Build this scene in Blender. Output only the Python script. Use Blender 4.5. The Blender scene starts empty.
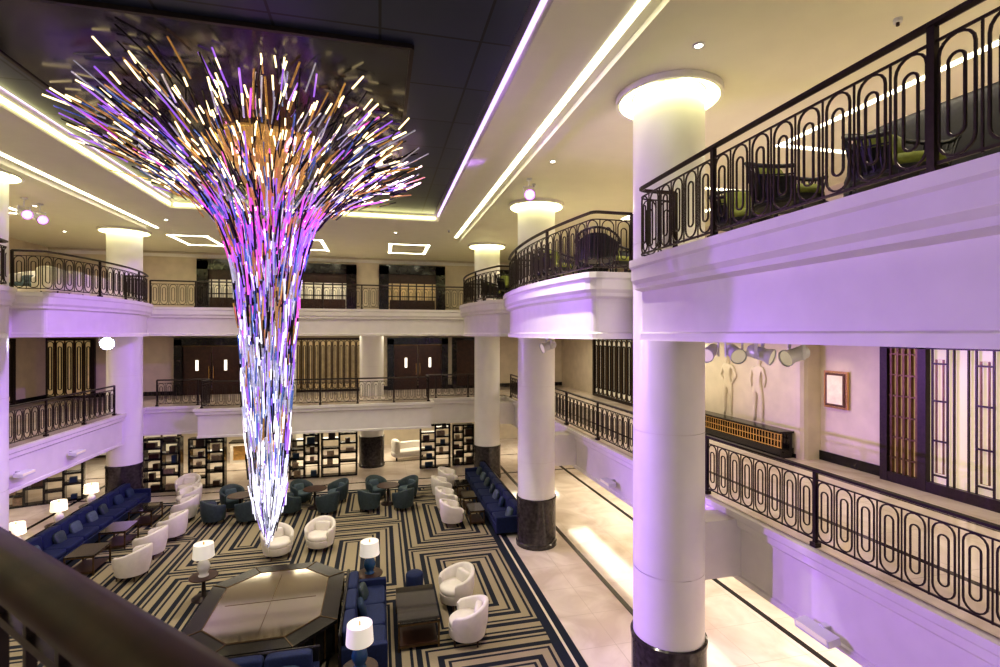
import bpy, math, random
from mathutils import Vector, Matrix
random.seed(7)
R=random.random
def U(a,b): return a+(b-a)*R()
# ------------------------------------------------------------ materials
def new_mat(name):
    m=bpy.data.materials.new(name); m.use_nodes=True
    return m, m.node_tree.nodes, m.node_tree.links, m.node_tree.nodes['Principled BSDF']
def M(name,col,rough=.5,metal=0,em=None,es=0,noise=0.0,nscale=8,spec=None,bump=0,coat=0,trans=0):
    m,n,l,b=new_mat(name)
    c=(col[0],col[1],col[2],1)
    b.inputs['Base Color'].default_value=c
    b.inputs['Roughness'].default_value=rough
    b.inputs['Metallic'].default_value=metal
    b.inputs['Coat Weight'].default_value=coat
    b.inputs['Transmission Weight'].default_value=trans
    if em:
        b.inputs['Emission Color'].default_value=(em[0],em[1],em[2],1)
        b.inputs['Emission Strength'].default_value=es
    if noise>0 or bump>0:
        tc=n.new('ShaderNodeTexCoord'); t=n.new('ShaderNodeTexNoise')
        t.inputs['Scale'].default_value=nscale; t.inputs['Detail'].default_value=5
        l.new(tc.outputs['Object'],t.inputs['Vector'])
        if noise>0:
            r=n.new('ShaderNodeValToRGB')
            r.color_ramp.elements[0].position=.3; r.color_ramp.elements[1].position=.7
            r.color_ramp.elements[0].color=(c[0]*(1-noise),c[1]*(1-noise),c[2]*(1-noise),1)
            r.color_ramp.elements[1].color=(min(1,c[0]*(1+noise)),min(1,c[1]*(1+noise)),min(1,c[2]*(1+noise)),1)
            l.new(t.outputs['Fac'],r.inputs['Fac']); l.new(r.outputs['Color'],b.inputs['Base Color'])
        if bump>0:
            bp=n.new('ShaderNodeBump'); bp.inputs['Strength'].default_value=bump
            l.new(t.outputs['Fac'],bp.inputs['Height']); l.new(bp.outputs['Normal'],b.inputs['Normal'])
    return m
MT={}
MT['plaster']=M('plaster_white',(.84,.81,.76),.5,noise=.03,nscale=3)
MT['ceil']=M('ceiling_paint',(.84,.82,.68),.6,noise=.02,nscale=2)
MT['col']=M('column_lacquer',(.90,.88,.84),.28,noise=.02,nscale=2)
MT['cream']=M('cream_stone_wall',(.68,.60,.47),.4,noise=.07,nscale=2.5)
MT['bronze']=M('dark_bronze',(.042,.030,.026),.35,.6,noise=.2,nscale=20)
MT['bronze2']=M('bronze_frame',(.15,.095,.045),.35,.8,noise=.2,nscale=12)
MT['gold']=M('brass',(.75,.50,.20),.25,1,noise=.05)
MT['blackm']=M('black_marble',(.014,.012,.012),.15,noise=.5,nscale=5)
MT['brownm']=M('brown_marble',(.045,.038,.038),.12,noise=.5,nscale=9)
MT['wood']=M('dark_walnut',(.045,.018,.010),.35,noise=.35,nscale=7)
MT['navy']=M('navy_velvet',(.005,.014,.066),.8,noise=.25,nscale=30)
MT['navy2']=M('navy_cushion',(.015,.035,.075),.8,noise=.2,nscale=30)
MT['teal']=M('teal_leather',(.036,.056,.064),.5,noise=.2,nscale=12)
MT['tealc']=M('teal_cushion',(.075,.11,.13),.7,noise=.2,nscale=12)
MT['white']=M('white_leather',(.74,.69,.62),.5,noise=.04,nscale=9)
MT['shade']=M('lamp_shade',(.85,.84,.80),.7,em=(1,.9,.75),es=.25)
MT['shadel']=M('lamp_shade_lit',(.9,.88,.82),.7,em=(1,.8,.5),es=.9)
MT['lampb']=M('lamp_ceramic_blue',(.02,.07,.16),.15)
MT['lampw']=M('lamp_ceramic_white',(.75,.73,.7),.2)
MT['glasst']=M('black_glass',(.02,.018,.017),.05,coat=1)
MT['mirror']=M('smoked_mirror',(.66,.63,.57),.07,1)
MT['lampmetal']=M('fixture_white',(.75,.75,.77),.35,.1)
MT['lens']=M('fixture_lens',(.9,.9,1),.2,em=(.7,.72,1),es=60)
MT['lensv']=M('fixture_lens_violet',(.9,.6,1),.2,em=(.7,.2,1),es=3)
MT['led']=M('led_strip',(1,1,1),.4,em=(1,.94,.66),es=8)
MT['cove']=M('cove_led',(1,1,1),.4,em=(1,.95,.42),es=4)
MT['covev']=M('cove_led_violet',(1,1,1),.4,em=(.6,.38,1),es=2.0)
MT['halo']=M('column_halo',(1,1,1),.4,em=(.98,1,.45),es=12)
MT['down']=M('downlight_lens',(1,1,1),.4,em=(1,.92,.75),es=20)
MT['panel']=M('backlit_panel',(.5,.38,.2),.4,em=(1,.70,.32),es=.16,noise=.3,nscale=3)
MT['winlit']=M('frosted_glass_lit',(.8,.75,.62),.3,em=(1,.88,.62),es=.2)
MT['winbr']=M('frosted_glass_bright',(.78,.68,.50),.3,em=(1,.85,.55),es=.3)
MT['doorwin']=M('door_vision_panel',(.95,.95,.9),.3,em=(1,.95,.85),es=1.2)
MT['art']=M('framed_print',(.85,.76,.58),.6,em=(1,.82,.5),es=.15,noise=.15,nscale=6)
MT['green']=M('olive_upholstery',(.15,.17,.025),.7,noise=.2,nscale=15)
MT['blk']=M('charcoal_upholstery',(.014,.013,.018),.6,noise=.3,nscale=20)
MT['plate']=M('black_mirror_plate',(.008,.008,.010),.15,.0)
MT['frail']=M('handrail_wood',(.045,.020,.007),.5,.0,noise=.4,nscale=9)
MT['book']=M('shelf_ornament',(.3,.22,.14),.5,noise=.4,nscale=10)
# chandelier
MT['rc']=M('rod_crystal',(.76,.78,.90),.10,.75,em=(.80,.80,1),es=.17)
MT['rw']=M('rod_bright',(1,1,1),.2,em=(.88,.86,1),es=1.0)
MT['rv']=M('rod_violet',(.45,.3,.85),.15,.6,em=(.42,.14,1),es=.55)
MT['rm']=M('rod_magenta',(.8,.25,.7),.15,.6,em=(1,.12,.75),es=.55)
MT['rb']=M('rod_blue',(.16,.28,.55),.12,.8,em=(.15,.28,1),es=.16)
MT['rd']=M('rod_smoked',(.035,.03,.032),.12,.6)
MT['rg']=M('rod_amber',(.62,.40,.15),.15,.9,em=(1,.52,.14),es=.18)
MT['rt']=M('rod_lit_tip',(1,.9,.6),.3,em=(1,.80,.40),es=2.1)
def floor_mat():
    m,n,l,b=new_mat('marble_floor')
    tc=n.new('ShaderNodeTexCoord'); t=n.new('ShaderNodeTexNoise'); t.inputs['Scale'].default_value=.8; t.inputs['Detail'].default_value=8; t.inputs['Distortion'].default_value=1.2
    r=n.new('ShaderNodeValToRGB'); r.color_ramp.elements[0].color=(.60,.50,.42,1); r.color_ramp.elements[1].color=(.78,.69,.61,1)
    r.color_ramp.elements[0].position=.35; r.color_ramp.elements[1].position=.65
    br=n.new('ShaderNodeTexBrick'); br.offset=0; br.inputs['Scale'].default_value=1; br.inputs['Brick Width'].default_value=1.2; br.inputs['Row Height'].default_value=1.2; br.inputs['Mortar Size'].default_value=.005
    br.inputs['Mortar'].default_value=(.5,.42,.34,1)
    l.new(tc.outputs['Object'],t.inputs['Vector']); l.new(tc.outputs['Object'],br.inputs['Vector'])
    l.new(t.outputs['Fac'],r.inputs['Fac']); l.new(r.outputs['Color'],br.inputs['Color1']); l.new(r.outputs['Color'],br.inputs['Color2'])
    l.new(br.outputs['Color'],b.inputs['Base Color']); b.inputs['Roughness'].default_value=.09
    return m
MT['marble']=floor_mat()
def carpet_mat():
    m,n,l,b=new_mat('carpet_labyrinth')
    tc=n.new('ShaderNodeTexCoord'); s=n.new('ShaderNodeSeparateXYZ'); l.new(tc.outputs['Object'],s.inputs[0])
    def mth(op,a,bv=None,c=None):
        k=n.new('ShaderNodeMath'); k.operation=op
        for i,x in enumerate((a,bv,c)):
            if x is None: continue
            if isinstance(x,(int,float)): k.inputs[i].default_value=x
            else: l.new(x,k.inputs[i])
        return k.outputs[0]
    x=mth('ADD',s.outputs[0],8.8+31.9); y=mth('ADD',s.outputs[1],40.0)
    px=mth('PINGPONG',x,1.595); 
    col=mth('FLOOR',mth('DIVIDE',x,3.19))
    yo=mth('ADD',y,mth('MULTIPLY',mth('MODULO',col,2.0),2.4))
    py=mth('PINGPONG',yo,2.4)
    mm=mth('MINIMUM',px,py)
    v=mth('FRACT',mth('DIVIDE',mth('ADD',mm,.07),.42))
    a=mth('LESS_THAN',v,.30)
    c2=mth('MULTIPLY',mth('GREATER_THAN',v,.46),mth('LESS_THAN',v,.60))
    f=mth('MAXIMUM',a,c2)
    mix=n.new('ShaderNodeMix'); mix.data_type='RGBA'; l.new(f,mix.inputs[0])
    mix.inputs[6].default_value=(.31,.26,.17,1); mix.inputs[7].default_value=(.005,.008,.018,1)
    nz=n.new('ShaderNodeTexNoise'); nz.inputs['Scale'].default_value=60
    mx=n.new('ShaderNodeMix'); mx.data_type='RGBA'; mx.blend_type='OVERLAY'; mx.inputs[0].default_value=.25
    l.new(tc.outputs['Object'],nz.inputs['Vector']); l.new(mix.outputs[2],mx.inputs[6]); l.new(nz.outputs['Fac'],mx.inputs[7])
    l.new(mx.outputs[2],b.inputs['Base Color']); b.inputs['Roughness'].default_value=.95
    return m
MT['carpet']=carpet_mat()
MT['carpetb']=M('carpet_border_navy',(.005,.010,.026),.95,noise=.2,nscale=50)
def dark_ceiling():
    m,n,l,b=new_mat('dark_ceiling_panels')
    tc=n.new('ShaderNodeTexCoord'); br=n.new('ShaderNodeTexBrick'); br.offset=0
    br.inputs['Scale'].default_value=1; br.inputs['Brick Width'].default_value=1.4; br.inputs['Row Height'].default_value=1.4; br.inputs['Mortar Size'].default_value=.02
    br.inputs['Color1'].default_value=(.026,.036,.068,1); br.inputs['Color2'].default_value=(.040,.050,.088,1); br.inputs['Mortar'].default_value=(.006,.007,.011,1)
    nz=n.new('ShaderNodeTexNoise'); nz.inputs['Scale'].default_value=1.1
    bp=n.new('ShaderNodeBump'); bp.inputs['Strength'].default_value=.35
    l.new(tc.outputs['Object'],br.inputs['Vector']); l.new(tc.outputs['Object'],nz.inputs['Vector'])
    l.new(nz.outputs['Fac'],bp.inputs['Height']); l.new(bp.outputs['Normal'],b.inputs['Normal'])
    l.new(br.outputs['Color'],b.inputs['Base Color']); b.inputs['Roughness'].default_value=.3
    b.inputs['Metallic'].default_value=.3
    return m
MT['darkceil']=dark_ceiling()

# ------------------------------------------------------------ mesh builder
class MB:
    def __init__(s): s.v=[];s.f=[];s.mi=[];s.sm=[];s.mats=[]
    def mid(s,k):
        if k not in s.mats: s.mats.append(k)
        return s.mats.index(k)
    def add(s,vs,fs,k,sm=False):
        o=len(s.v); s.v+= [tuple(p) for p in vs]; i=s.mid(k)
        for f in fs: s.f.append([a+o for a in f]); s.mi.append(i); s.sm.append(sm)
    def box(s,c,d,k,rz=0,rx=0,ry=0):
        hx,hy,hz=d[0]/2,d[1]/2,d[2]/2
        ro=Matrix.Rotation(rz,3,'Z')@Matrix.Rotation(ry,3,'Y')@Matrix.Rotation(rx,3,'X')
        vs=[Vector(c)+ro@Vector((x*hx,y*hy,z*hz)) for x in(-1,1) for y in(-1,1) for z in(-1,1)]
        s.add(vs,[(0,1,3,2),(4,6,7,5),(0,4,5,1),(2,3,7,6),(0,2,6,4),(1,5,7,3)],k)
    def bb(s,x0,x1,y0,y1,z0,z1,k): s.box(((x0+x1)/2,(y0+y1)/2,(z0+z1)/2),(x1-x0,y1-y0,z1-z0),k)
    def lathe(s,c,prof,k,n=24,cap=True,sm=True,sx=1,sy=1):
        vs=[];fs=[]
        for r,z in prof:
            for i in range(n):
                a=2*math.pi*i/n; vs.append((c[0]+r*sx*math.cos(a),c[1]+r*sy*math.sin(a),c[2]+z))
        for j in range(len(prof)-1):
            for i in range(n):
                i2=(i+1)%n; fs.append((j*n+i,j*n+i2,(j+1)*n+i2,(j+1)*n+i))
        s.add(vs,fs,k,sm)
        if cap:
            o=[vs[i] for i in range(n)]; s.add(o,[tuple(range(n))[::-1]],k)
            o=[vs[(len(prof)-1)*n+i] for i in range(n)]; s.add(o,[tuple(range(n))],k)
    def cyl(s,c,r,h,k,n=20,sm=True): s.lathe(c,[(r,0),(r,h)],k,n,True,sm)
    def tube(s,pts,r,k,closed=False,n=4,sm=False,rz=None):
        pts=[Vector(p) for p in pts]; N=len(pts); vs=[];fs=[]
        for i,p in enumerate(pts):
            if closed: t=pts[(i+1)%N]-pts[i-1]
            else: t=pts[min(i+1,N-1)]-pts[max(i-1,0)]
            if t.length<1e-9: t=Vector((0,0,1))
            t.normalize(); up=Vector((0,0,1)) if abs(t.z)<.95 else Vector((1,0,0))
            a=t.cross(up)
            if a.length<1e-6: a=Vector((1,0,0))
            a.normalize(); b2=a.cross(t).normalized()
            for q in range(n):
                an=2*math.pi*(q+.5)/n; vs.append(p+a*math.cos(an)*r+b2*math.sin(an)*(rz or r))
        M_=N if closed else N-1
        for i in range(M_):
            j=(i+1)%N
            for q in range(n):
                q2=(q+1)%n; fs.append((i*n+q,i*n+q2,j*n+q2,j*n+q))
        s.add(vs,fs,k,sm)
        if not closed: s.add(vs[:n],[tuple(range(n))],k); s.add(vs[-n:],[tuple(range(n))],k)
    def fix_tube(s,pts,nrm,r,k,closed=True):
        pts=[Vector(p) for p in pts]; N=len(pts); vs=[];fs=[]
        for i,p in enumerate(pts):
            t=(pts[(i+1)%N]-pts[i-1]) if closed else pts[min(i+1,N-1)]-pts[max(i-1,0)]
            t.normalize(); a=t.cross(nrm).normalized()
            for sa,sb in((1,1),(-1,1),(-1,-1),(1,-1)): vs.append(p+a*r*sa+nrm*r*sb)
        for i in range(N if closed else N-1):
            j=(i+1)%N
            for q in range(4):
                q2=(q+1)%4; fs.append((i*4+q,i*4+q2,j*4+q2,j*4+q))
        s.add(vs,fs,k)
    def prism(s,poly,z0,z1,k):
        n=len(poly); vs=[(x,y,z0) for x,y in poly]+[(x,y,z1) for x,y in poly]
        fs=[tuple(range(n))[::-1],tuple(range(n,2*n))]+[(i,(i+1)%n,n+(i+1)%n,n+i) for i in range(n)]
        s.add(vs,fs,k)
    def pillow(s,c,d,k,rz=0,rx=0,n=10,e=.45):
        ro=Matrix.Rotation(rz,3,'Z')@Matrix.Rotation(rx,3,'X'); vs=[];fs=[]
        def sg(x,p): return math.copysign(abs(x)**p,x)
        for j in range(n+1):
            ph=-math.pi/2+math.pi*j/n
            for i in range(2*n):
                th=2*math.pi*i/(2*n)
                v=Vector((sg(math.cos(ph),e)*sg(math.cos(th),e)*d[0]/2,sg(math.cos(ph),e)*sg(math.sin(th),e)*d[1]/2,sg(math.sin(ph),e)*d[2]/2))
                vs.append(Vector(c)+ro@v)
        for j in range(n):
            for i in range(2*n):
                i2=(i+1)%(2*n); fs.append((j*2*n+i,j*2*n+i2,(j+1)*2*n+i2,(j+1)*2*n+i))
        s.add(vs,fs,k,True)
    def mesh(s,name):
        me=bpy.data.meshes.new(name); me.from_pydata(s.v,[],s.f)
        for k in s.mats: me.materials.append(MT[k])
        me.polygons.foreach_set('material_index',s.mi); me.polygons.foreach_set('use_smooth',s.sm); me.update()
        return me
    def obj(s,name,loc=(0,0,0),rz=0,bevel=0):
        o=bpy.data.objects.new(name,s.mesh(name)); bpy.context.collection.objects.link(o)
        o.location=loc; o.rotation_euler=(0,0,rz)
        if bevel:
            b=o.modifiers.new('bevel','BEVEL'); b.width=bevel; b.segments=2; b.limit_method='ANGLE'; b.angle_limit=math.radians(50)
        return o
def inst(me,name,loc,rz=0,sc=1):
    o=bpy.data.objects.new(name,me); bpy.context.collection.objects.link(o); o.location=loc; o.rotation_euler=(0,0,rz); o.scale=(sc,sc,sc); return o

# ------------------------------------------------------------ key dimensions
H=6.5; L2=3.48; L3=7.58; C3=10.5
XR=4.73; XL=-9.6; YC=[.21,7.54,14.87,22.2]
L3B=6.4; L2B=2.3
def normals(path,side):
    ns=[]
    for i in range(len(path)):
        a=Vector(path[max(i-1,0)]); b=Vector(path[i]); c=Vector(path[min(i+1,len(path)-1)])
        t1=(b-a) if i>0 else (c-b); t2=(c-b) if i<len(path)-1 else (b-a)
        t1.normalize(); t2.normalize()
        n1=Vector((t1.y,-t1.x)); n2=Vector((t2.y,-t2.x)); n=(n1+n2)
        if n.length<1e-4: n=n1
        n.normalize(); k=1/max(.5,n.dot(n1)); ns.append(n*k*side)
    return ns
def offset(path,side,d):
    return [Vector(p)+n*d for p,n in zip(path,normals(path,side))]
def sweep(mb,path,side,prof,k):
    ns=normals(path,side); m=len(prof); vs=[];fs=[]
    for p,n in zip(path,ns):
        for o,z in prof: vs.append((p[0]+n.x*o,p[1]+n.y*o,z))
    for i in range(len(path)-1):
        for j in range(m-1): fs.append((i*m+j,i*m+j+1,(i+1)*m+j+1,(i+1)*m+j))
    mb.add(vs,fs,k)
    mb.add(vs[:m],[tuple(range(m))],k); mb.add(vs[-m:],[tuple(range(m))],k)
def deck(name,path,side,outer,zt,zb,kt,prof):
    mb=MB(); n=len(path)
    for z,k in((zt,kt),(zb,'ceil')):
        vs=[(p[0],p[1],z) for p in path]+[(q[0],q[1],z) for q in outer]
        mb.add(vs,[(i,i+1,n+i+1,n+i) for i in range(n-1)],k)
    sweep(mb,path,side,prof,'plaster')
    return mb.obj(name)
P3=[(-.02,L3),(.13,L3),(.13,L3-.10),(.10,L3-.13),(.10,L3-.30),(.05,L3-.36),(.05,L3-.42),(-.06,L3-.46),(-.06,L3B+.12),(-.02,L3B+.10),(-.02,L3B),(-.2,L3B)]
P2=[(-.02,L2),(.13,L2),(.13,L2-.10),(.08,L2-.14),(.08,L2-.24),(0,L2-.30),(0,L2B+.1),(.03,L2B+.08),(.03,L2B),(-.1,L2B)]
def railing(name,path,side,z,inset=.13,post_every=2.3,dens=.40,h=1.08):
    pts=offset(path,side,-inset); 
    S=[0]
    for i in range(1,len(pts)): S.append(S[-1]+(pts[i]-pts[i-1]).length)
    L=S[-1]
    def P(s_):
        s_=max(0,min(L,s_))
        for i in range(1,len(S)):
            if s_<=S[i]+1e-9:
                t=(s_-S[i-1])/max(1e-9,S[i]-S[i-1]); return pts[i-1].lerp(pts[i],t)
        return pts[-1]
    mb=MB()
    p3=lambda s_,zz:(P(s_).x,P(s_).y,z+zz)
    N=max(2,int(L/.25)); ss=[L*i/N for i in range(N+1)]
    ss=sorted(set(ss+S))
    mb.tube([p3(s_,h) for s_ in ss],.042,'bronze',n=6,rz=.030)
    mb.tube([p3(s_,h-.13) for s_ in ss],.013,'bronze')
    mb.tube([p3(s_,.10) for s_ in ss],.016,'bronze')
    npan=max(1,round(L/post_every))
    for i in range(npan+1):
        q=P(L*i/npan); d=(P(L*i/npan+.05)-P(L*i/npan-.05)); a=math.atan2(d.y,d.x)
        mb.box((q.x,q.y,z+h/2),(.05,.05,h),'bronze',rz=a)
        mb.box((q.x,q.y,z+.03),(.10,.10,.06),'bronze',rz=a)
    pl=L/npan
    nm=max(1,round(pl/dens)); w=pl/nm
    z0,z1=.12,h-.14
    for i in range(npan):
        for j in range(nm):
            sc=i*pl+(j+.5)*w
            d=P(sc+.05)-P(sc-.05); nv=Vector((d.y,-d.x,0)).normalized()
            for (hw,za,zb_) in((w*.37,z0,z1),(w*.17,z0+.13,z1-.13)):
                loop=[]
                for q in range(9):
                    an=math.pi*q/8; loop.append((hw*math.cos(an),zb_-hw+hw*math.sin(an)))
                for q in range(9):
                    an=math.pi+math.pi*q/8; loop.append((hw*math.cos(an),za+hw+hw*math.sin(an)))
                mb.fix_tube([p3(sc+u,zz) for u,zz in loop],nv,.008,'bronze')
            if j>0: 
                b0=p3(i*pl+j*w,.1); mb.box((b0[0],b0[1],z+h/2-.02),(.013,.013,h-.2),'bronze',rz=math.atan2(d.y,d.x))
    return mb.obj(name)

# ------------------------------------------------------------ bays
BAY=[(3.70,3.74,4.3),(3.30,3.60,4.3),(3.12,3.6,4.3)]
def bay_path(i):
    mid,end,colx=BAY[i]; y0=YC[i]; y1=YC[i+1]; yc=(y0+y1)/2; hl=(y1-y0)/2-.64; r=.18
    pts=[(4.42,yc-hl)]
    for q in range(5):
        a=math.pi/2*q/4; pts.append((end+r-r*math.sin(a),yc-hl+r-r*math.cos(a)))
    core=[]
    for q in range(1,16):
        s_=-1+2*q/16; core.append((mid+(end-mid)*s_*s_,yc+s_*(hl-r)))
    up=[(x,2*yc-y) for x,y in pts][::-1]
    return pts+core+up
def side_path(mirror=False):
    path=[(3.85,-6),(3.8,-4),(3.85,-1.0),(3.95,-.6)]
    for i in range(3):
        b=bay_path(i); path+= [(4.45,b[0][1]-.01)]+b[0:]+[(4.45,b[-1][1]+.01)]
    path+=[(4.45,23.0)]
    if mirror: path=[(-4.86-x,y) for x,y in path]
    return path
pr=side_path(); pl_=side_path(True)
deck('floor_upper_right',pr,-1,[(12.4,y) for x,y in pr],L3,L3B,'marble',P3)
deck('floor_upper_left',pl_,1,[(-17,y) for x,y in pl_],L3,L3B,'marble',P3)
pb=[(-9.31,23.0),(-4,23.0),(0,23.0),(4.45,23.0)]
deck('floor_upper_back',pb,1,[(x,28.5) for x,y in pb],L3,L3B,'marble',P3)
mbx=MB(); mbx.bb(4.45,12.4,23,28.5,L3B,L3,'marble'); mbx.bb(-17,-9.31,23,28.5,L3B,L3,'marble'); mbx.obj('floor_upper_corners')
for i in range(3):
    b=bay_path(i); railing('balcony_railing',b,-1,L3,inset=.05,dens=.31)
    bm=[(-4.86-x,y) for x,y in b]
    if i>=1: railing('balcony_railing',bm,1,L3,inset=.05,dens=.31)
railing('balcony_railing',[(-9.1,23.0),(4.2,23.0)],1,L3,post_every=1.6,dens=.32)
# level 2
p2=[(5.95,y) for y in(-6,0,8,16,23.9)]
deck('floor_middle_right',p2,-1,[(10.8,y) for x,y in p2],L2,L2B,'marble',P2)
m=MB()
for yc in YC: m.bb(5.0,6.0,yc-.25,yc+.25,L2B+.1,L2-.12,'plaster')
m.obj('trim_4')
p2l=[(-9.45,-6),(-9.45,6),(-9.45,16),(-9.45,23.4)]
deck('floor_middle_left',p2l,1,[(-17,y) for x,y in p2l],L2,L2B,'marble',P2)
p2b=[(-9.45,23.4),(-7.1,23.4),(-7.1,22.3),(2.2,22.3),(2.2,23.4),(5.95,23.4)]
deck('floor_middle_back',p2b,1,[(x,28.5) for x,y in p2b],L2,L2B,'marble',P2)
mbx=MB(); mbx.bb(5.95,10.8,23.9,28.5,L2B,L2,'marble'); mbx.bb(-17,-9.45,23.4,28.5,L2B,L2,'marble'); mbx.obj('floor_middle_corners')
for a,b in((-2.0,1.0),(1.0,8.3),(8.3,15.6),(15.6,22.9)):
    railing('balcony_railing',[(5.95,a+.03),(5.95,(a+b)/2),(5.95,b-.03)],-1,L2,inset=.06,dens=.31,post_every=2.4)
railing('balcony_railing',[(-9.45,YC[2]+.6),(-9.45,18),(-9.45,YC[3]-.9)],1,L2,inset=.1,dens=.31)
railing('balcony_railing',[(-9.0,23.4),(-7.1,23.4),(-7.1,22.3),(2.2,22.3),(2.2,23.4),(5.6,23.4)],1,L2,inset=.1,post_every=1.55,dens=.31)

# ------------------------------------------------------------ shell
m=MB(); m.bb(-18,14,-6,31,-.2,0,'marble'); m.obj('floor')
m=MB(); m.bb(-8.8,3.95,2,21.6,.0,.012,'carpetb'); m.bb(-8.35,3.5,2.45,21.15,.012,.018,'carpet')
for x0,x1,y0,y1 in((-8.62,-8.56,2,21.4),(3.71,3.77,2,21.4),(-8.62,3.77,21.34,21.4)): m.bb(x0,x1,y0,y1,.012,.017,'cream')
m.obj('lobby_carpet')
m=MB()
for x in(5.72,8.6,-11.4): m.bb(x-.07,x+.07,-6,30,.0,.004,'blackm')
for y in (22.6,26.0): m.bb(-16,12,y-.06,y+.06,.0,.003,'brownm')
for x in (7.0,9.2):
    m.bb(x-.05,x+.05,-6,23,L2,L2+.004,'brownm')
m.obj('trim_1')
m=MB()
m.bb(-17.3,-6.4,-6,28.8,C3,C3+.3,'ceil'); m.bb(2.0,13,-6,28.8,C3,C3+.3,'ceil'); m.bb(-6.4,2.0,17.7,28.8,C3,C3+.3,'ceil')
m.bb(-6.6,-6.4,-6,17.9,C3+.3,C3+.95,'ceil'); m.bb(2.0,2.2,-6,17.9,C3+.3,C3+.95,'ceil'); m.bb(-6.4,2.0,17.7,17.9,C3+.3,C3+.95,'ceil')
m.bb(-6.4,2.0,-6,17.7,C3+.9,C3+1.0,'ceil')
m.bb(-6.22,1.84,-6,17.52,C3+.16,C3+.24,'darkceil')
m.bb(-6.75,-6.4,-6,18.05,C3-.06,C3,'ceil'); m.bb(2.0,2.35,-6,18.05,C3-.06,C3,'ceil'); m.bb(-6.4,2.0,17.7,18.05,C3-.06,C3,'ceil')
m.bb(3.3,3.55,-6,21.2,C3-.10,C3,'ceil'); m.bb(-8.7,-8.45,-6,21.2,C3-.10,C3,'ceil')
m.obj('ceiling')
m=MB()
m.bb(-6.39,-6.36,-6,17.6,C3+.02,C3+.10,'cove'); m.bb(1.97,1.99,-6,17.6,C3+.10,C3+.20,'covev'); m.bb(-6.3,1.9,17.66,17.69,C3+.02,C3+.10,'cove')
m.bb(-6.39,-6.37,-6,17.6,C3+.26,C3+.34,'covev')
m.obj('cove_lighting')
m=MB(); m.bb(3.02,3.14,-6,20.7,C3-.012,C3+.001,'led'); m.bb(-8.26,-8.14,-6,21.4,C3-.012,C3+.001,'led'); m.obj('ceiling_led_strips')
m=MB()
def slotrect(x0,x1,y0,y1,w=.12):
    m.bb(x0,x1,y0,y0+w,C3-.01,C3+.001,'led'); m.bb(x0,x1,y1-w,y1,C3-.01,C3+.001,'led'); m.bb(x0,x0+w,y0,y1,C3-.01,C3+.001,'led'); m.bb(x1-w,x1,y0,y1,C3-.01,C3+.001,'led')
slotrect(-4.2,-2.4,22.6,25.4); slotrect(.4,2.2,22.8,25.4); slotrect(-8.4,-6.9,22.8,25.2); slotrect(8.2,10.4,4.6,9); slotrect(8.2,10.4,12,16)
slotrect(-13.6,-11.4,14,20)
m.obj('ceiling_light_slots')
m=MB()
for x,y in [(4.3,6.1),(6.6,9.5),(6.6,16),(3.9,11),(-7.3,19.8),(-5,20.2),(-2.4,20.4),(0.6,20.2),(7,12.5),(-10.5,18.6),(-12,23),(6.5,21)]:
    m.cyl((x,y,C3-.012),.05,.012,'down',12); m.lathe((x,y,C3-.016),[(.055,0),(.085,0),(.085,.016),(.055,.016)],'lampmetal',14,False)
m.obj('recessed_downlights')
m=MB()
for x,y in [(5.4,9),(4.0,12.8),(-7.6,12),(-5.2,19),(2.6,19.3),(6.4,5)]:
    m.cyl((x,y,C3-.05),.05,.05,'lampmetal',12); m.cyl((x,y,C3-.09),.02,.05,'bronze',8)
m.obj('ceiling_smoke_detectors')

# back / side walls
m=MB(); m.bb(-17.2,13,27.5,27.8,L2B,C3,'cream'); m.bb(-17.2,13,30,30.2,0,L2,'cream'); m.obj('wall_back')
m=MB(); m.bb(-15.3,-15,-6,28,L2,C3,'cream'); m.bb(-16.8,-16.5,-6,30,0,L2B,'cream'); m.obj('wall_left')
m=MB(); m.bb(10.3,10.6,-6,28,L2,L3B,'cream'); m.bb(11.9,12.2,-6,28,L3,C3,'cream'); m.bb(11.6,11.9,-6,30,0,L2B,'cream')
poly=[(10.3,9.9),(9.95,9.9),(9.86,9.93),(9.81,10.0),(9.8,10.1),(9.8,16.2),(10.3,16.2)]
m.prism(poly,L2,L3B,'cream'); m.obj('wall_right')
m=MB(); m.bb(10.27,10.3,-6,9.9,L2,L2+.22,'blackm'); m.bb(9.77,9.8,10.1,16.2,L2,L2+.1,'blackm'); m.bb(-15,-14.97,-6,27.5,L2,L2+.2,'blackm'); m.obj('baseboard_right')
m=MB(); m.bb(-15,10.3,27.46,27.5,L2,L2+.2,'blackm'); m.bb(-15,11.9,27.46,27.5,L3,L3+.2,'blackm')
m.bb(-15,11.9,27.42,27.5,C3-.25,C3-.1,'plaster'); m.obj('baseboard_back')

def grille(name,loc,rz,w,h,glass='winlit',nb=6,loops=True):
    m=MB(); m.box((0,-.02,h/2),(w,.04,h),glass)
    for x in(-w/2,w/2): m.box((x,-.08,h/2),(.16,.14,h),'bronze')
    for z in(.06,h-.06): m.box((0,-.08,z),(w,.14,.12),'bronze')
    for i in range(1,nb): m.box((-w/2+w*i/nb,-.07,h/2),(.07 if i%2 else .04,.06,h-.2),'bronze2')
    if loops:
        cw=w/nb
        for i in range(nb):
            xc=-w/2+cw*(i+.5)
            for hw,a,b in((cw*.36,.15,h-.15),(cw*.16,.4,h-.4)):
                lp=[]
                for q in range(7): an=math.pi*q/6; lp.append((xc+hw*math.cos(an),-.08,b-hw+hw*math.sin(an)))
                for q in range(7): an=math.pi+math.pi*q/6; lp.append((xc+hw*math.cos(an),-.08,a+hw+hw*math.sin(an)))
                m.fix_tube(lp,Vector((0,1,0)),.018,'bronze')
    return m.obj(name,loc,rz)
RW=-math.pi/2
grille('window_1',(10.28,20.6,L2),RW,4.2,2.85,nb=9,glass='winlit')
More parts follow.
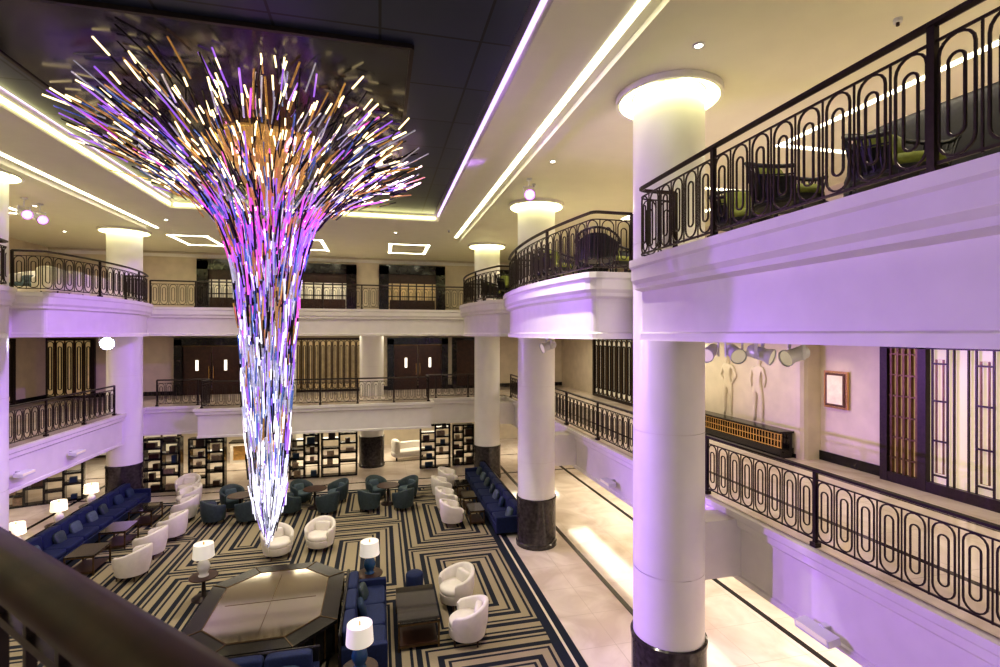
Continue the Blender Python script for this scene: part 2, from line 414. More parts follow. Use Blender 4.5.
grille('window_2',(-14.1,27.47,L2),0,1.9,2.8,nb=5,glass='panel')
grille('window_3',(-14.97,22.5,L2),math.pi/2,5,2.8,nb=10,glass='panel')
grille('window_4',(-2.43,27.47,L2),0,3.6,2.8,nb=12,glass='panel')
grille('window_5',(-12.9,29.97,0.1),0,5,2.1,nb=6,glass='winlit',loops=False)
grille('window_6',(-5.2,29.97,0.1),0,3.4,2.1,nb=5,glass='winlit',loops=False)
def screen_door(name,loc,rz):
    m=MB(); w,h=2.9,2.88
    m.box((.375,-.03,h/2),(w-.75,.04,h),'winbr'); m.box((-w/2+.375,-.03,h/2),(.75,.04,h),'panel')
    for x in(-w/2,-w/2+.75,w/2): m.box((x,-.09,h/2),(.15,.16,h),'bronze')
    m.box((.62,-.09,h/2),(.11,.14,h),'bronze')
    m.box((0,-.09,h-.08),(w,.16,.16),'bronze'); m.box((0,-.09,.1),(w,.14,.2),'bronze')
    for i in range(1,6): m.box((-w/2+.75*i/6,-.09,h/2),(.045,.07,h-.2),'bronze2')
    for z in [0.5+.42*i for i in range(6)]: m.box((-w/2+.375,-.09,z),(.7,.06,.03),'bronze2')
    for xc in(-.42,.30,.92):
        m.fix_tube([(xc-.13,-.1,.2),(xc+.13,-.1,.2),(xc+.13,-.1,h-.16),(xc-.13,-.1,h-.16)],Vector((0,1,0)),.014,'bronze')
        m.fix_tube([(xc-.06,-.1,.4),(xc+.06,-.1,.4),(xc+.06,-.1,h-.35),(xc-.06,-.1,h-.35)],Vector((0,1,0)),.012,'bronze2')
        for z in(.35,1.0,1.75,2.45): m.box((xc,-.1,z),(.26,.04,.03),'bronze')
    for xc in(-.18,.05,1.16,1.32): m.box((xc,-.1,h/2),(.022,.04,h-.3),'bronze')
    return m.obj(name,loc,rz)
screen_door('door_1',(10.28,6.75,L2),RW)
screen_door('door_2',(10.28,2.6,L2),RW)

def portal_doors(name,loc):
    m=MB(); w,h=2.9,2.72
    for x in(-w/2,w/2): m.box((x,-.12,h/2),(.34,.24,h),'blackm')
    m.box((0,-.12,h-.1),(w+.34,.24,.36),'blackm')
    m.box((0,-.10,h-.33),(w-.3,.12,.06),'bronze2')
    for sx in(-1,1):
        m.box((sx*.64,-.06,1.18),(1.24,.09,2.36),'wood')
        m.box((sx*.64,-.115,1.45),(.2,.02,.62),'bronze2'); m.box((sx*.64,-.13,1.45),(.13,.02,.52),'doorwin')
        m.box((sx*.64,-.11,.45),(.95,.015,.5),'wood'); m.box((sx*.10,-.15,1.1),(.03,.05,.6),'gold')
    return m.obj(name,loc)
portal_doors('door_3',(-8.1,27.48,L2)); portal_doors('door_4',(2.0,27.48,L2))
def upper_portal(name,loc,w,h,inner='panel'):
    m=MB(); m.box((0,-.02,h/2),(w,.04,h),inner)
    for x in(-w/2,w/2): m.box((x,-.15,h/2),(.5,.3,h),'blackm')
    m.box((0,-.15,h-.18),(w+.5,.3,.5),'blackm')
    for i in range(1,7): m.box((-w/2+w*i/7,-.08,h/2),(.06,.05,h),'bronze')
    for z in(.9,1.7): m.box((0,-.08,z),(w,.05,.05),'bronze')
    m.box((0,-.12,.35),(w-.6,.2,.7),'wood')
    m.box((0,-.1,h-.65),(w-.5,.1,.5),'wood')
    return m.obj(name,loc)
upper_portal('door_5',(-7.25,27.46,L3),2.4,2.5,'winlit'); upper_portal('door_6',(1.7,27.46,L3),3.0,2.5,'panel'); upper_portal('door_7',(-3.1,27.46,L3),3.3,2.45,'winlit')
upper_portal('door_8',(7.6,27.46,L3),3.0,2.4)
m=MB(); m.box((0,-.1,1.4),(1.5,.2,2.8),'blackm'); m.box((0,-.22,1.4),(1.0,.05,2.5),'wood'); m.obj('door_9',(4.6,27.48,L2))
m=MB(); m.box((0,-.1,1.4),(.9,.2,2.8),'blackm'); m.obj('trim_2',(-5.2,27.48,L2))
m=MB(); m.box((0,-.03,.42),(.60,.06,.86),'gold'); m.box((0,-.065,.42),(.50,.02,.76),'bronze2'); m.box((0,-.08,.42),(.40,.01,.66),'art'); m.obj('framed_picture',(10.28,9.42,4.78),RW)
m=MB(); Lr=6.0
m.box((0,-.2,.12),(Lr,.4,.24),'blackm'); m.box((0,-.2,.62),(Lr,.42,.05),'blackm'); m.box((0,-.1,.42),(Lr,.1,.36),'blackm')
for i in range(61): m.box((-Lr/2+Lr*i/60,-.37,.42),(.03,.025,.36),'gold')
for z in(.26,.58,.42): m.box((0,-.375,z),(Lr,.02,.025),'gold')
m.obj('brass_fender',(9.78,13.15,L2),RW)

def relief(name,y,lean,arm):
    V=[];E=[];Rr=[]
    def a(p,r,par=None):
        V.append(p); Rr.append(r); i=len(V)-1
        if par is not None: E.append((par,i))
        return i
    pel=a((0,0,.93),.13); w=a((0,lean*.02,1.12),.105,pel); ch=a((0,lean*.03,1.35),.15,w); nk=a((0,lean*.03,1.50),.055,ch); hd=a((0,lean*.05,1.60),.085,nk); ht=a((0,lean*.05,1.72),.075,hd)
    for s_ in(-1,1):
        sh=a((0,s_*.18,1.43),.06,ch); el=a((0,s_*(.27+arm*.05),1.16),.045,sh); ha=a((0,s_*(.22-arm*.08),.93),.03,el)
        hp=a((0,s_*.09,.86),.10,pel); kn=a((0,s_*.13+lean*.03,.5),.065,hp); an=a((0,s_*.13+lean*.02,.1),.04,kn); a((0,s_*.17+lean*.02,.03),.035,an)
    me=bpy.data.meshes.new(name); me.from_pydata(V,E,[]); me.materials.append(MT['cream']); o=bpy.data.objects.new(name,me); bpy.context.collection.objects.link(o)
    sk=o.modifiers.new('skin','SKIN'); sv=me.skin_vertices[0].data
    for i,r in enumerate(Rr): sv[i].radius=(r,r)
    sv[0].use_root=True
    sub=o.modifiers.new('sub','SUBSURF'); sub.levels=2; sub.render_levels=2
    o.scale=(.7,1,1); o.location=(9.775,y,4.14)
    return o
relief('wall_relief_figure',12.5,1,1); relief('wall_relief_figure',11.35,-1,0)

# ------------------------------------------------------------ columns
def column(x,y,top=C3,halo=True):
    m=MB(); r=.585
    m.lathe((x,y,0),[(r+.05,0),(r+.05,.10)],'brownm',40,False); m.lathe((x,y,0),[(r+.05,.10),(r+.02,.14)],'brownm',40,False)
    m.lathe((x,y,0),[(r+.02,.14),(r+.02,1.40)],'brownm',40,False); m.lathe((x,y,0),[(r+.035,1.40),(r+.035,1.47)],'brownm',40); m.lathe((x,y,0),[(r+.035,1.47),(r,1.49)],'brownm',40,False)
    z0=1.47
    for zz in [2.6,4.9,8.0,top]:
        zz=min(zz,top); g=0 if zz==top else .012
        m.lathe((x,y,0),[(r-.01,z0),(r-.01,zz-g)],'col',48,False)
        if g: m.lathe((x,y,0),[(r-.018,zz-g),(r-.018,zz+.0)],'plaster',48,False)
        z0=zz
        if zz==top: break
    if halo:
        m.lathe((x,y,0),[(r+.22,C3-.002),(r+.02,C3-.002)],'halo',40,False)
        m.lathe((x,y,0),[(r+.22,C3),(r+.22,C3-.10)],'plaster',40,False); m.lathe((x,y,0),[(r+.22,C3-.10),(r+.28,C3-.10)],'plaster',40,False); m.lathe((x,y,0),[(r+.28,C3-.10),(r+.28,C3)],'plaster',40,False)
    return m.obj('lobby_column')
for y in YC: column(XR,y); column(XL,y)
column(-.4,25.5,L3B,False); column(-4.46,25.5,L3B,False)

# ------------------------------------------------------------ chandelier
def chandelier():
    m=MB(); cx,cy=-2.35,11.7
    prof=[(-4.25,.14),(-4.0,.22),(-3.5,.34),(-2.4,.43),(-1,.51),(0,.57),(1,.66),(1.8,.80),(2.35,1.0),(2.8,1.32),(3.12,1.75),(3.38,2.25),(3.6,2.85),(3.76,3.6)]
    S=[0]
    for i in range(1,len(prof)): S.append(S[-1]+math.dist(prof[i],prof[i-1]))
    def P(s_):
        s_=max(0,min(S[-1]-1e-6,s_))
        for i in range(1,len(S)):
            if s_<=S[i]:
                t=(s_-S[i-1])/(S[i]-S[i-1]); return (prof[i-1][0]+(prof[i][0]-prof[i-1][0])*t,prof[i-1][1]+(prof[i][1]-prof[i-1][1])*t,(prof[i][0]-prof[i-1][0])/(S[i]-S[i-1]),(prof[i][1]-prof[i-1][1])/(S[i]-S[i-1]))
    def rod(c,d,L,w,k,tip=0,tk='rt'):
        d=d.normalized(); a=d.orthogonal().normalized(); b=d.cross(a)
        an=U(0,1.5); a,b=a*math.cos(an)+b*math.sin(an),b*math.cos(an)-a*math.sin(an)
        def seg(p0,p1,kk,w_):
            vs=[]
            for p in(p0,p1):
                for q in range(5):
                    t=2*math.pi*q/5; vs.append(p+a*w_*math.cos(t)+b*w_*math.sin(t))
            m.add(vs,[(q,(q+1)%5,5+(q+1)%5,5+q) for q in range(5)]+[(4,3,2,1,0),(5,6,7,8,9)],kk)
        p0=c-d*L/2; p1=c+d*L/2
        if p1.z>H+4.06: 
            sh=p1.z-(H+4.06); p0.z-=sh; p1.z-=sh
        if tip>0:
            pm=p0.lerp(p1,1-tip); seg(p0,pm,k,w); seg(pm,p1,tk,w*1.02)
        else: seg(p0,p1,k,w)
    def pick(lst):
        x=R()*sum(w for _,w in lst)
        for k,w in lst:
            x-=w
            if x<=0: return k
        return lst[-1][0]
    tot=S[-1]; n=0
    while n<3200:
        s_=U(0,tot); h,r,dh,dr=P(s_)
        if R()> min(1,.30+r/2.4): continue
        n+=1
        th=U(0,2*math.pi)
        lay=U(.75,1.04) if r<1.2 else U(.92,1.03)
        if r<.9 and R()<.25: lay=U(.2,.7)
        rr=r*lay
        hh=h+ (U(-.30,.42) if r>1.6 else U(-.1,.15))
        fx=1-.12*min(1,max(0,(r-1.2)/2)); fy=1+.10*min(1,max(0,(r-1.2)/2))
        rad=Vector((math.cos(th)*fx,math.sin(th)*fy,0)); 
        d=rad*dr+Vector((0,0,dh+(.12 if r>1.5 else 0)))
        j=.04+.16*min(1,r/2)
        d+=Vector((U(-j,j),U(-j,j),U(-j,j)))
        c=Vector((cx,cy,H+hh))+rad*rr
        if h<-2.8:
            k=pick([('rw',3.2),('rc',5),('rd',1.0),('rv',.5)]); L=U(.35,.9); w=U(.009,.015)
        elif h<-.3:
            k=pick([('rw',1.8),('rc',4.6),('rb',1.6),('rd',2.4),('rg',.8),('rv',1.3)]); L=U(.35,.75); w=U(.012,.020)
        elif h<1.7:
            k=pick([('rw',.7),('rc',3.4),('rb',1.7),('rd',2.8),('rg',2.0),('rv',1.7),('rm',.8)]); L=U(.3,.75); w=U(.014,.022)
        elif h<2.75:
            k=pick([('rw',.2),('rc',1.2),('rb',1.1),('rd',2.3),('rg',1.3),('rv',3.0),('rm',2.8)]); L=U(.35,.75); w=U(.014,.022)
        else:
            k=pick([('rc',1.6),('rb',.8),('rd',4.8),('rg',2.2),('rv',.7),('rm',.15)]); L=U(.35,.85); w=U(.011,.018)
        tip=0
        if h>2.8 and R()<.38: tip=U(.25,.5)
        rod(c,d,L,w,k,tip)
    m.tube([(cx,cy,H-4.1),(cx,cy,H+4.1)],.03,'rc',n=6)
    for i in range(16):
        a=2*math.pi*i/16
        m.tube([(cx+p[1]*.8*math.cos(a),cy+p[1]*.8*math.sin(a),H+p[0]) for p in prof[:]],.006,'rd',n=3)
        m.tube([(cx+2.3*math.cos(a),cy+2.3*math.sin(a),H+3.4),(cx+2.3*math.cos(a),cy+2.3*math.sin(a),H+4.12)],.012,'rd',n=4)
    m.lathe((cx,cy,H),[(.35,2.8),(.6,3.4),(1.1,4.0),(1.1,4.12)],'rg',24)
    o=m.obj('rod_chandelier')
    m2=MB(); m2.bb(-5.4,.45,7.3,15.1,H+4.11,H+4.155,'plate')
    for x in(-5.4,.45): m2.bb(x-.03,x+.03,7.3,15.1,H+4.09,H+4.155,'bronze')
    for y in(7.3,15.1): m2.bb(-5.4,.45,y-.03,y+.03,H+4.09,H+4.155,'bronze')
    m2.obj('chandelier_ceiling_plate')
    return o
chandelier()

# ------------------------------------------------------------ furniture
def tub_mesh(name,k,ck,hb=.80,ha=.62,legs=True):
    m=MB(); n=26; A=math.radians(128)
    cols=[]
    for i in range(n+1):
        t=-1+2*i/n; a=math.pi/2+t*A
        top=ha+(hb-ha)*(math.cos(t*math.pi)*.5+.5)
        if abs(t)>.93: top-= .06
        ro,ri=.40,.32
        ca,sa=math.cos(a),math.sin(a)
        cols.append([(ro*.86*ca,ro*.86*sa,.14),(ro*ca,ro*sa,.40),(ro*1.04*ca,ro*1.04*sa,top-.04),((ro*1.02)*ca,(ro*1.02)*sa,top-.01),((ro+ri)/2*ca,(ro+ri)/2*sa,top),(ri*1.02*ca,ri*1.02*sa,top-.03),(ri*ca,ri*sa,.30)])
    vs=[p for c in cols for p in c]; q=7
    fs=[(i*q+j,i*q+j+1,(i+1)*q+j+1,(i+1)*q+j) for i in range(n) for j in range(q-1)]
    m.add(vs,fs,k,True)
    for c in(cols[0],cols[-1]): m.add(c,[tuple(range(q))],k)
    m.lathe((0,-.02,0),[(.30,.12),(.34,.15),(.35,.32)],k,24)
    m.lathe((0,-.03,0),[(.30,.31),(.335,.34),(.335,.42),(.30,.455),(.15,.47)],ck,24)
    m.pillow((0,.2,.56),(.42,.14,.28),ck,rx=-.2)
    for x,y in((-.22,-.22),(.22,-.22),(-.22,.22),(.22,.22)): m.lathe((x,y,0),[(.015,0),(.022,.15)],'wood',8)
    return m.mesh(name)
def slat_mesh(name):
    m=MB(); n=24; A=math.radians(125); rim=[];low=[]; inn=[]
    for i in range(n+1):
        t=-1+2*i/n; a=math.pi/2+t*A; top=.66+.24*(math.cos(t*math.pi)*.5+.5)
        p=(.41*math.cos(a),.41*math.sin(a),top); q=(.33*math.cos(a),.33*math.sin(a),.36)
        rim.append(p); low.append(q); m.tube([q,p],.0095,'blk',n=4)
        inn+=[(.31*math.cos(a),.31*math.sin(a),.36),(.375*math.cos(a),.375*math.sin(a),top-.09)]
    m.add(inn,[(2*i,2*i+1,2*i+3,2*i+2) for i in range(n)],'blk',True)
    m.tube(rim,.022,'blk',n=6,sm=True); m.tube(low,.02,'blk',n=6,sm=True)
    mid=[tuple(Vector(a).lerp(Vector(b),.75)) for a,b in zip(low,rim)]; m.tube(mid,.01,'blk',n=4)
    m.lathe((0,0,0),[(.30,.33),(.34,.35),(.34,.40)],'blk',24); m.lathe((0,-.01,0),[(.31,.40),(.325,.43),(.30,.50),(.12,.52)],'green',24)
    for x,y in((-.25,-.25),(.25,-.25),(-.25,.25),(.25,.25)): m.tube([(x*1.1,y*1.1,0),(x,y,.35)],.016,'blk',n=6)
    m.pillow((0,.18,.66),(.46,.14,.34),'green',rx=-.2)
    return m.mesh(name)
TW=tub_mesh('tub_armchair','white','white',.80,.62)
TT=tub_mesh('teal_armchair','teal','tealc',.84,.66)
TB=slat_mesh('dark_armchair')
TV=tub_mesh('beige_armchair','white','tealc',.85,.66)
def face(x,y,tx,ty):
    return math.atan2(ty-y,tx-x)+math.pi/2
for x,y,tx,ty in [(1.77,11.9,.78,11.4),(1.8,10.45,.78,10.7),(2.4,16.9,3.7,17.0),(2.4,18.3,3.7,18.3),(2.4,19.8,3.7,19.8),(2.8,20.95,3.7,20.6),
                  (-6.4,15.2,-7.8,15.6),(-6.5,16.5,-7.8,16.6),(-6.4,17.8,-7.8,17.9),(-6.6,19.4,-7.8,19.5),(-6.9,20.7,-7.8,20.2),(-7.4,22.15,-7.4,20),
                  (-2.9,15.65,-2.4,14.6),(-1.75,15.9,-2.2,14.6)]:
    inst(TW,'tub_armchair',(x,y,.018 if y<21.5 else 0.004),face(x,y,tx,ty)+U(-.12,.12),1.08)
def round_table(x,y,z,r=.42,h=.72):
    m=MB(); m.lathe((0,0,0),[(.26,0),(.26,.03),(.05,.06),(.04,h-.06),(.12,h-.03)],'bronze',20); m.lathe((0,0,0),[(r-.02,h-.03),(r,h-.02),(r,h),(r-.01,h+.005)],'wood',28)
    return m.obj('round_side_table',(x,y,z))
for gx,gy in((-4.85,19.5),(-2.35,19.7),(.30,19.5)):
    round_table(gx,gy,.018)
    for a in(35,125,215,305):
        aa=math.radians(a+U(-8,8)); x=gx+.90*math.cos(aa); y=gy+.90*math.sin(aa); inst(TT,'teal_armchair',(x,y,.018),face(x,y,gx,gy))
def banquette(name,L,loc,rz,depth=.85,cush=True,both=False):
    m=MB(); m.box((0,0,.05),(L-.06,depth-.1,.10),'blackm'); m.box((0,0,.22),(L,depth,.24),'navy')
    n=max(1,round(L/.8)); w=L/n
    for i in range(n):
        xc=-L/2+w*(i+.5)
        m.pillow((xc,-.06,.40),(w-.01,depth-.18,.18),'navy',e=.22)
        m.pillow((xc,depth/2-.13,.64),(w-.01,.22,.52),'navy',e=.25,rx=-.08)
        if cush:
            m.pillow((xc+U(-.15,.15),depth/2-.33,.60),(.40,.15,.36),random.choice(['navy2','tealc','teal']),rx=-.35,rz=U(-.2,.2),e=.55)
    for sx in(-1,1): m.box((sx*(L/2+.04),0,.36),(.12,depth,.52),'navy')
    m.box((0,depth/2+.02,.45),(L+.2,.06,.88),'blackm')
    return m.obj(name,loc,rz,bevel=.02)
banquette('navy_banquette',5.9,(4.03,18.55,.012),RW)
banquette('navy_banquette',5.9,(-8.89,18.55,.012),-RW)
banquette('navy_sofa',2.5,(-.28,11.05,.018),math.pi/2)
banquette('navy_sofa',2.4,(-2.35,9.05,.018),0)
def coffee(x,y,w,d,h,z=.018,rz=0,name='coffee_table'):
    m=MB(); 
    m.box((0,0,h-.02),(w,d,.03),'glasst'); 
    for sx in(-1,1):
        m.box((sx*(w/2-.015),0,h-.05),(.03,d,.04),'bronze2')
        for sy in(-1,1): m.box((sx*(w/2-.02),sy*(d/2-.02),h/2),(.035,.035,h),'bronze2')
    for sy in(-1,1): m.box((0,sy*(d/2-.015),h-.05),(w,.03,.04),'bronze2'); m.box((0,sy*(d/2-.015),.08),(w,.03,.03),'bronze2')
    m.box((0,0,.10),(w-.06,d-.06,.015),'wood')
    return m.obj(name,(x,y,z),rz)
coffee(.78,11.1,.85,1.5,.58)
for y in(17.0,18.4,19.9): coffee(3.2,y,.5,.8,.5)
for y in(16.0,17.7,19.5): coffee(-7.8,y,.7,.9,.55)
m=MB(); hw,hd,ch=1.42,1.75,.72; cx,cy=-2.25,11.5
def octo(a,b,c): return [(cx-a+c,cy-b),(cx+a-c,cy-b),(cx+a,cy-b+c),(cx+a,cy+b-c),(cx+a-c,cy+b),(cx-a+c,cy+b),(cx-a,cy+b-c),(cx-a,cy-b+c)]
m.prism(octo(hw-.12,hd-.12,ch-.05),.018,.12,'blackm')
m.prism(octo(hw-.05,hd-.05,ch),.12,.72,'glasst')
m.prism(octo(hw,hd,ch),.72,.79,'blackm')
m.prism(octo(hw-.34,hd-.34,ch-.14),.79,.80,'mirror')
o8=octo(hw,hd,ch); i8=octo(hw-.34,hd-.34,ch-.14)
for (a,b) in list(zip(o8,i8)): m.tube([(a[0],a[1],.795),(b[0],b[1],.795)],.010,'bronze2')
m.tube([(a,b,.80) for a,b in i8],.012,'bronze2',closed=True)
m.tube([(cx-.9,cy,.802),(cx+.9,cy,.802)],.006,'bronze2'); m.tube([(cx,cy-1.2,.802),(cx,cy+1.2,.802)],.006,'bronze2')
for i in range(8):
    a=o8[i];b=o8[(i+1)%8]; m.box((a[0]*.985+cx*.015,a[1]*.985+cy*.015,.42),(.05,.05,.6),'bronze2')
    for t in (.25,.5,.75):
        x=a[0]+(b[0]-a[0])*t;y=a[1]+(b[1]-a[1])*t; x=cx+(x-cx)*.97;y=cy+(y-cy)*.97; m.box((x,y,.42),(.03,.03,.58),'bronze2')
m.obj('octagonal_display_table')
def lamp(x,y,z,lit=False,base='lampb',s=1):
    m=MB(); sh='shadel' if lit else 'shade'
    m.lathe((0,0,0),[(.10,0),(.10,.02),(.06,.03),(.11,.12),(.13,.20),(.10,.29),(.04,.35),(.015,.37),(.015,.46)],base,20)
    m.lathe((0,0,0),[(.21,.40),(.19,.68)],sh,28,False); m.lathe((0,0,0),[(.001,.655),(.188,.66)],sh,28,False); m.cyl((0,0,.66),.015,.05,'gold',8)
    o=m.obj('table_lamp',(x,y,z)); o.scale=(s,s,s); return o
for x,y,b in((-.25,12.8,'lampb'),(-4.2,13.6,'lampw'),(-.35,9.2,'lampb')):
    round_table(x,y,.018,.32,.55); lamp(x,y,.576,False,b,1.15)
for x,y in((-9.75,16.5),(-9.75,18.4),(-9.75,20.2)):
    round_table(x,y,.0,.34,.55); lamp(x,y,.558,True,'lampw',1.05)
m=MB(); m.lathe((0,0,0),[(.2,0),(.22,.03),(.22,.40),(.19,.44),(.05,.45)],'navy',24); m.obj('navy_pouf',(.85,12.8,.018))
def shelf(x,y,w,h,rz=0):
    m=MB(); nx=max(2,round(w/.6)); cw=w/nx; nz=5; chh=h/nz
    for i in range(nx+1): m.box((-w/2+i*cw,0,h/2),(.08,.36,h),'blackm')
    for i in range(nx):
        for j in range(nz+1):
            off=.5*chh if (i%2 and 0<j<nz) else 0
            m.box((-w/2+(i+.5)*cw,0,.03+min(h-.06,j*chh+off if j<nz else h-.06)),(cw,.36,.08),'blackm')
            if j<nz and R()<.75: 
                hh=U(.14,.30); m.box((-w/2+(i+.5)*cw+U(-.1,.1),0,.07+j*chh+off+hh/2),(U(.15,.38),.2,hh),random.choice(['book','wood','navy2','wood']))
    return m.obj('display_shelf',(x,y,0),rz)
shelf(-8.7,23.3,1.3,2.2); shelf(-7.1,23.5,1.3,2.1); shelf(-3.3,24.0,1.2,2.1); shelf(-1.8,24.0,1.5,2.1); shelf(2.6,24.4,1.4,2.1); shelf(4.0,24.6,1.0,2.0)
shelf(-13.0,22.5,3.4,2.1,.3); 
m=MB(); 
m.pillow((0,0,.35),(1.9,.8,.34),'white',e=.4); m.pillow((-.75,0,.72),(.3,.8,.75),'white',e=.5,rz=.0); m.pillow((0,.33,.62),(1.7,.2,.5),'white',e=.5)
for sx in(-.7,.7): m.cyl((sx,0,0),.04,.2,'wood',8)
m.obj('white_chaise',(1.5,26.3,0),.3)
m=MB(); m.box((0,0,.5),(2.6,.6,1.0),'white'); m.box((0,0,1.02),(2.7,.7,.05),'blackm'); m.box((0,-.31,.5),(2.3,.02,.7),'gold'); m.obj('reception_desk',(-6.0,27.8,0))

# level 3 seating
for x,y,a in((4.75,5.75,-.3),(4.5,4.75,.35),(4.75,3.7,-.1),(6.9,6.6,3.4),(4.9,9.8,.3),(5.2,11.7,2),(4.5,12.9,.6),(4.6,17.0,.5),(4.5,19.6,2),(4.6,2.0,.6),(4.2,9.2,2.6),(4.0,11.0,.4),(4.1,18.4,1.4),(4.1,12.0,1.2),(4.2,16.2,.3)):
    inst(TB,'dark_armchair',(x,y,L3),a,1.05)
for x,y in((5.9,6.2),(5.6,10.7),(5.3,18.3)):
    m=MB(); m.lathe((0,0,0),[(.3,0),(.3,.03),(.05,.06),(.04,.7),(.2,.72)],'bronze',20); m.lathe((0,0,0),[(.50,.72),(.52,.74),(.52,.77)],'blackm',32); m.obj('round_lounge_table',(x,y,L3))
for x,y,a in((-9.2,17.2,3),(-9.3,18.4,3.4),(-9.2,19.6,2.8),(-10.4,18,0),(-10.6,19.5,.4),(-9.4,20.7,3)):
    inst(TV,'beige_armchair',(x,y,L3),a,1.0)
m=MB(); m.box((0,0,.22),(2.4,.9,.3),'blk'); m.pillow((0,-.05,.42),(2.3,.75,.2),'green',e=.3); m.pillow((0,.35,.78),(2.3,.25,.95),'blk',e=.35)
for sx in(-1,1): m.pillow((sx*1.1,0,.55),(.25,.85,.62),'blk',e=.4)
for sx in(-1,1):
    for sy in(-1,1): m.cyl((sx*1.0,sy*.35,0),.03,.1,'bronze',8)
m.obj('dark_lounge_sofa',(5.95,3.75,L3),-RW+.1)

# ------------------------------------------------------------ stage fixtures
def fixture(loc,rz,tilt,lens='lens',hang=.3,name='stage_spotlight',s=1):
    m=MB(); m.box((0,0,-.02),(.12,.12,.04),'lampmetal'); m.cyl((0,0,-hang+.1),.015,hang-.1,'lampmetal',8)
    for sx in(-1,1): m.box((sx*.13,0,-hang),(.015,.05,.24),'lampmetal')
    m.box((0,0,-hang+.11),(.27,.05,.015),'lampmetal')
    ro=Matrix.Rotation(tilt,3,'X'); vs=[];fs=[];n=16
    prof=[(.06,.18),(.10,.14),(.10,-.10),(.125,-.16),(.125,-.20)]
    for r,yy in prof:
        for i in range(n):
            a=2*math.pi*i/n; vs.append(ro@Vector((r*math.cos(a),yy,r*math.sin(a)))+Vector((0,0,-hang-.05)))
    for j in range(4):
        for i in range(n): fs.append((j*n+i,j*n+(i+1)%n,(j+1)*n+(i+1)%n,(j+1)*n+i))
    m.add(vs,fs,'lampmetal',True); m.add(vs[:n],[tuple(range(n))],'lampmetal')
    m.add([ro@Vector((.11*math.cos(2*math.pi*i/n),-.18,.11*math.sin(2*math.pi*i/n)))+Vector((0,0,-hang-.05)) for i in range(n)],[tuple(range(n))],lens)
    o=m.obj(name,loc,rz); o.scale=(s,s,s); return o
fixture((-9.0,19.6,L3B),.43,.0,'lens',.10,s=1.6)
for x,y,rz in((6.1,8.3,-1.0),(6.3,7.9,-.3),(6.5,7.5,.5),(6.7,6.9,-1.6),(4.6,13.3,-1.4)): fixture((x,y,L3B-.03),rz,.3,'winlit',.14,s=1.15)
m=MB(); m.tube([(5.9,8.6,L3B-.015),(6.9,6.6,L3B-.015)],.012,'lampmetal',n=6); m.obj('lighting_truss_bar')
fixture((3.75,12.4,C3),-.2,.4,'lensv',.30,s=1.1)
for y in(17.6,18.3): fixture((-10.2,y,C3),.9,.4,'lensv',.35,s=1.1)
def floodbox(x,y,z,rz):
    m=MB(); m.box((0,-.16,0),(.55,.20,.10),'lampmetal',rx=.15); m.box((0,-.03,.05),(.1,.12,.06),'lampmetal'); m.box((0,-.265,.01),(.5,.01,.07),'winlit'); m.obj('wall_flood_light',(x,y,z),rz,bevel=.01)
floodbox(5.93,12.0,2.62,RW); floodbox(5.93,5.6,2.45,RW); floodbox(-9.42,18.4,2.75,-RW); floodbox(-9.42,16.0,2.75,-RW)

# ------------------------------------------------------------ foreground stair landing with handrail
P1=Vector((-1.73,2.23)); P0=Vector((.70,-.16)); RZ=6.0
m=MB(); d=(P1-P0).normalized(); ang=math.atan2(d.y,d.x)
m.tube([(P0.x,P0.y,RZ),(P1.x,P1.y,RZ)],.058,'frail',n=8,rz=.036,sm=True)
m.tube([(P0.x,P0.y,RZ-.12),(P1.x,P1.y,RZ-.12)],.014,'bronze')
LL=(P1-P0).length; k=int(LL/.16)
for i in range(k+1):
    q=P0.lerp(P1,i/k); m.box((q.x,q.y,5.45),(.018,.018,.94),'bronze' ,rz=ang)
m.tube([(P0.x,P0.y,5.05),(P1.x,P1.y,5.05)],.018,'bronze')
m.obj('stair_handrail')
m=MB(); nrm=Vector((d.y,-d.x)); 
if (Vector((0,0))-P0).dot(nrm)<0: nrm=-nrm
a=P0-nrm*.12; b=P1-nrm*.12; c=P1+nrm*1.8; e=P0+nrm*1.8
m.prism([tuple(a),tuple(b),tuple(c),tuple(e)],4.7,5.0,'plaster'); m.obj('floor_stair_landing')

# ------------------------------------------------------------ lights
def area(name,loc,sx,sy,e,col,rot=(0,0,0)):
    l=bpy.data.lights.new(name,'AREA'); l.shape='RECTANGLE'; l.size=sx; l.size_y=sy; l.energy=e; l.color=col
    o=bpy.data.objects.new(name,l); bpy.context.collection.objects.link(o); o.location=loc; o.rotation_euler=rot; return o
def spot(name,loc,tgt,e,col,ang=60,blend=.6,r=.06):
    l=bpy.data.lights.new(name,'SPOT'); l.energy=e; l.color=col; l.spot_size=math.radians(ang); l.spot_blend=blend; l.shadow_soft_size=r
    o=bpy.data.objects.new(name,l); bpy.context.collection.objects.link(o); o.location=loc
    o.rotation_euler=(Vector(tgt)-Vector(loc)).to_track_quat('-Z','Y').to_euler(); return o
W=(1,.89,.68); V=(.42,.17,1)
for i,(x,y,sx,sy,e) in enumerate([(8.2,4,1,9,110),(8.2,13.5,1,7,110),(8.2,21,1,6,90),(-12.3,18,1,10,110),(-2.4,25.6,12,.8,130)]):
    area('soffit_fill_middle',(x,y,L3B-.04),sx,sy,e,W)  # fill panels added under the slab, out of view, to light the middle level
for i,(x,y,sx,sy,e) in enumerate([(8.6,5,1,10,200),(8.6,16,1,10,190),(-13,16,1,14,150),(-2.4,26.5,12,.8,210),(8,26,3,1,70),(-12,26,3,1,60)]):
    area('soffit_fill_ground',(x,y,L2B-.04),sx,sy,e,W)  # added fill below the lower slab, unseen from the camera, brightens the ground floor
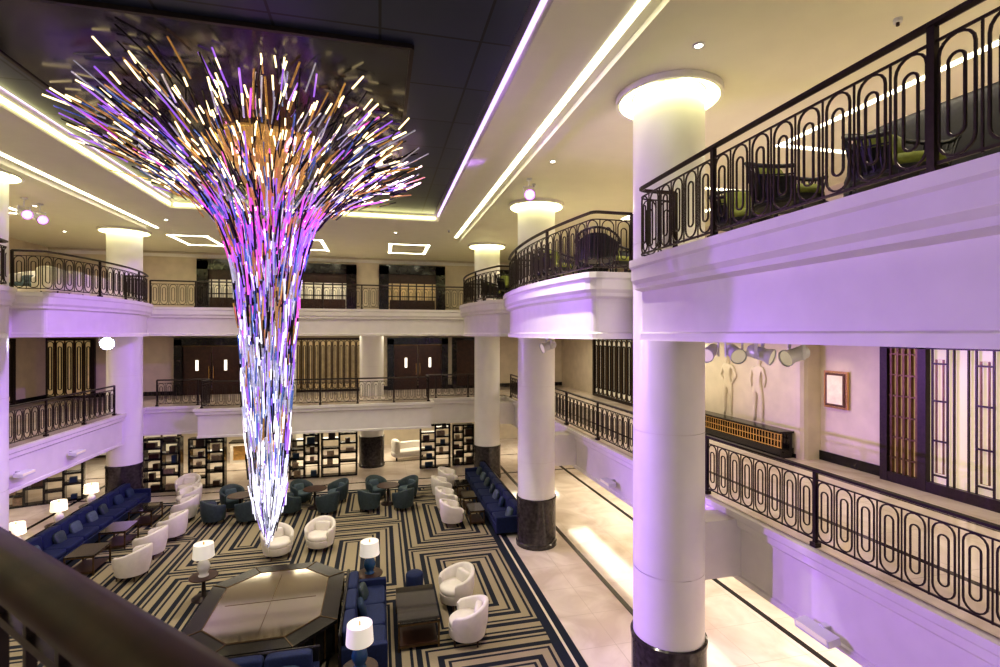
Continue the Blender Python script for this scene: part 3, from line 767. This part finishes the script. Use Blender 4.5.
for x,y,e in [(-7.3,19.8,220),(-2.4,20.4,250),(2.3,19.8,220),(4.0,10.5,300),(6.6,15.5,340),(6.8,8.5,340),(-7.3,11,220),(-12,18,230),(7.5,3.5,340),(-2.4,25.2,200),(6.5,21.5,200),(-10.5,24.8,140),(4.3,4.5,250)]:
    spot('downlight',(x,y,C3-.03),(x,y,0),e,W,130,.8,.05)
# theatrical violet wash
spot('violet_wash',(-9.1,17.6,6.0),(4.5,7.2,5.6),4300,V,45,.5)
spot('violet_wash',(-9.1,13.0,6.2),(4.2,4.6,6.4),1900,V,60,.6)
spot('violet_wash',(-9.2,19.6,6.0),(4.7,14.9,3.6),2600,V,40,.6)
spot('violet_wash',(3.5,10.5,10.2),(-9.4,18.0,6.4),4300,V,50,.7)
spot('violet_wash',(4.2,13.3,6.1),(-9.5,18.6,3.0),1600,V,45,.7)
spot('violet_wash',(-9.1,11.0,6.1),(6.0,6.0,2.0),4000,V,42,.7)
spot('violet_wash',(-8.6,10.0,7.9),(2.7,10,10.6),4800,V,40,.8)
spot('violet_wash',(3.6,8.0,7.9),(-7.6,13,10.6),2400,V,40,.8)
spot('white_profile',(-8.6,16.5,6.1),(-2.35,11.7,5.0),600,(.8,.8,1),45,.5)
spot('magenta_profile',(2.9,14.0,7.9),(-2.35,11.7,9.4),450,(1,.3,.9),40,.5)
spot('lobby_key',(-2.4,17.65,10.45),(-2.4,16,0),1350,(1,.92,.78),110,.8,.1)
spot('lobby_key',(2.2,8.5,10.4),(1.0,9.5,0),1100,(1,.92,.78),110,.8,.1)
spot('lobby_key',(-6.6,8.5,10.4),(-5.0,10.5,0),1100,(1,.92,.78),110,.8,.1)
spot('relief_accent',(9.3,14.6,L3B-.3),(9.8,12,4.6),50,(1,.9,.7),90,.7)
spot('picture_accent',(9.2,9.4,L3B-.08),(10.3,9.4,5.2),15,(1,.85,.6),60,.7)

w=bpy.data.worlds.new('World'); bpy.context.scene.world=w; w.use_nodes=True
w.node_tree.nodes['Background'].inputs[0].default_value=(.97,.92,.94,1); w.node_tree.nodes['Background'].inputs[1].default_value=.45

# ------------------------------------------------------------ camera
cam=bpy.data.cameras.new('Camera'); co=bpy.data.objects.new('Camera',cam); bpy.context.collection.objects.link(co)
cam.sensor_width=36; cam.lens=18; cam.clip_start=.05
co.location=(0,0,H); co.rotation_euler=(math.pi/2,0,-math.atan(.24))
cam.dof.use_dof=True; cam.dof.focus_distance=11; cam.dof.aperture_fstop=4.0
bpy.context.scene.camera=co
vs=bpy.context.scene.view_settings
vs.view_transform='Standard'
for lk in('Medium High Contrast','Standard - Medium High Contrast'):
    try: vs.look=lk; break
    except Exception: pass
vs.exposure=0.08
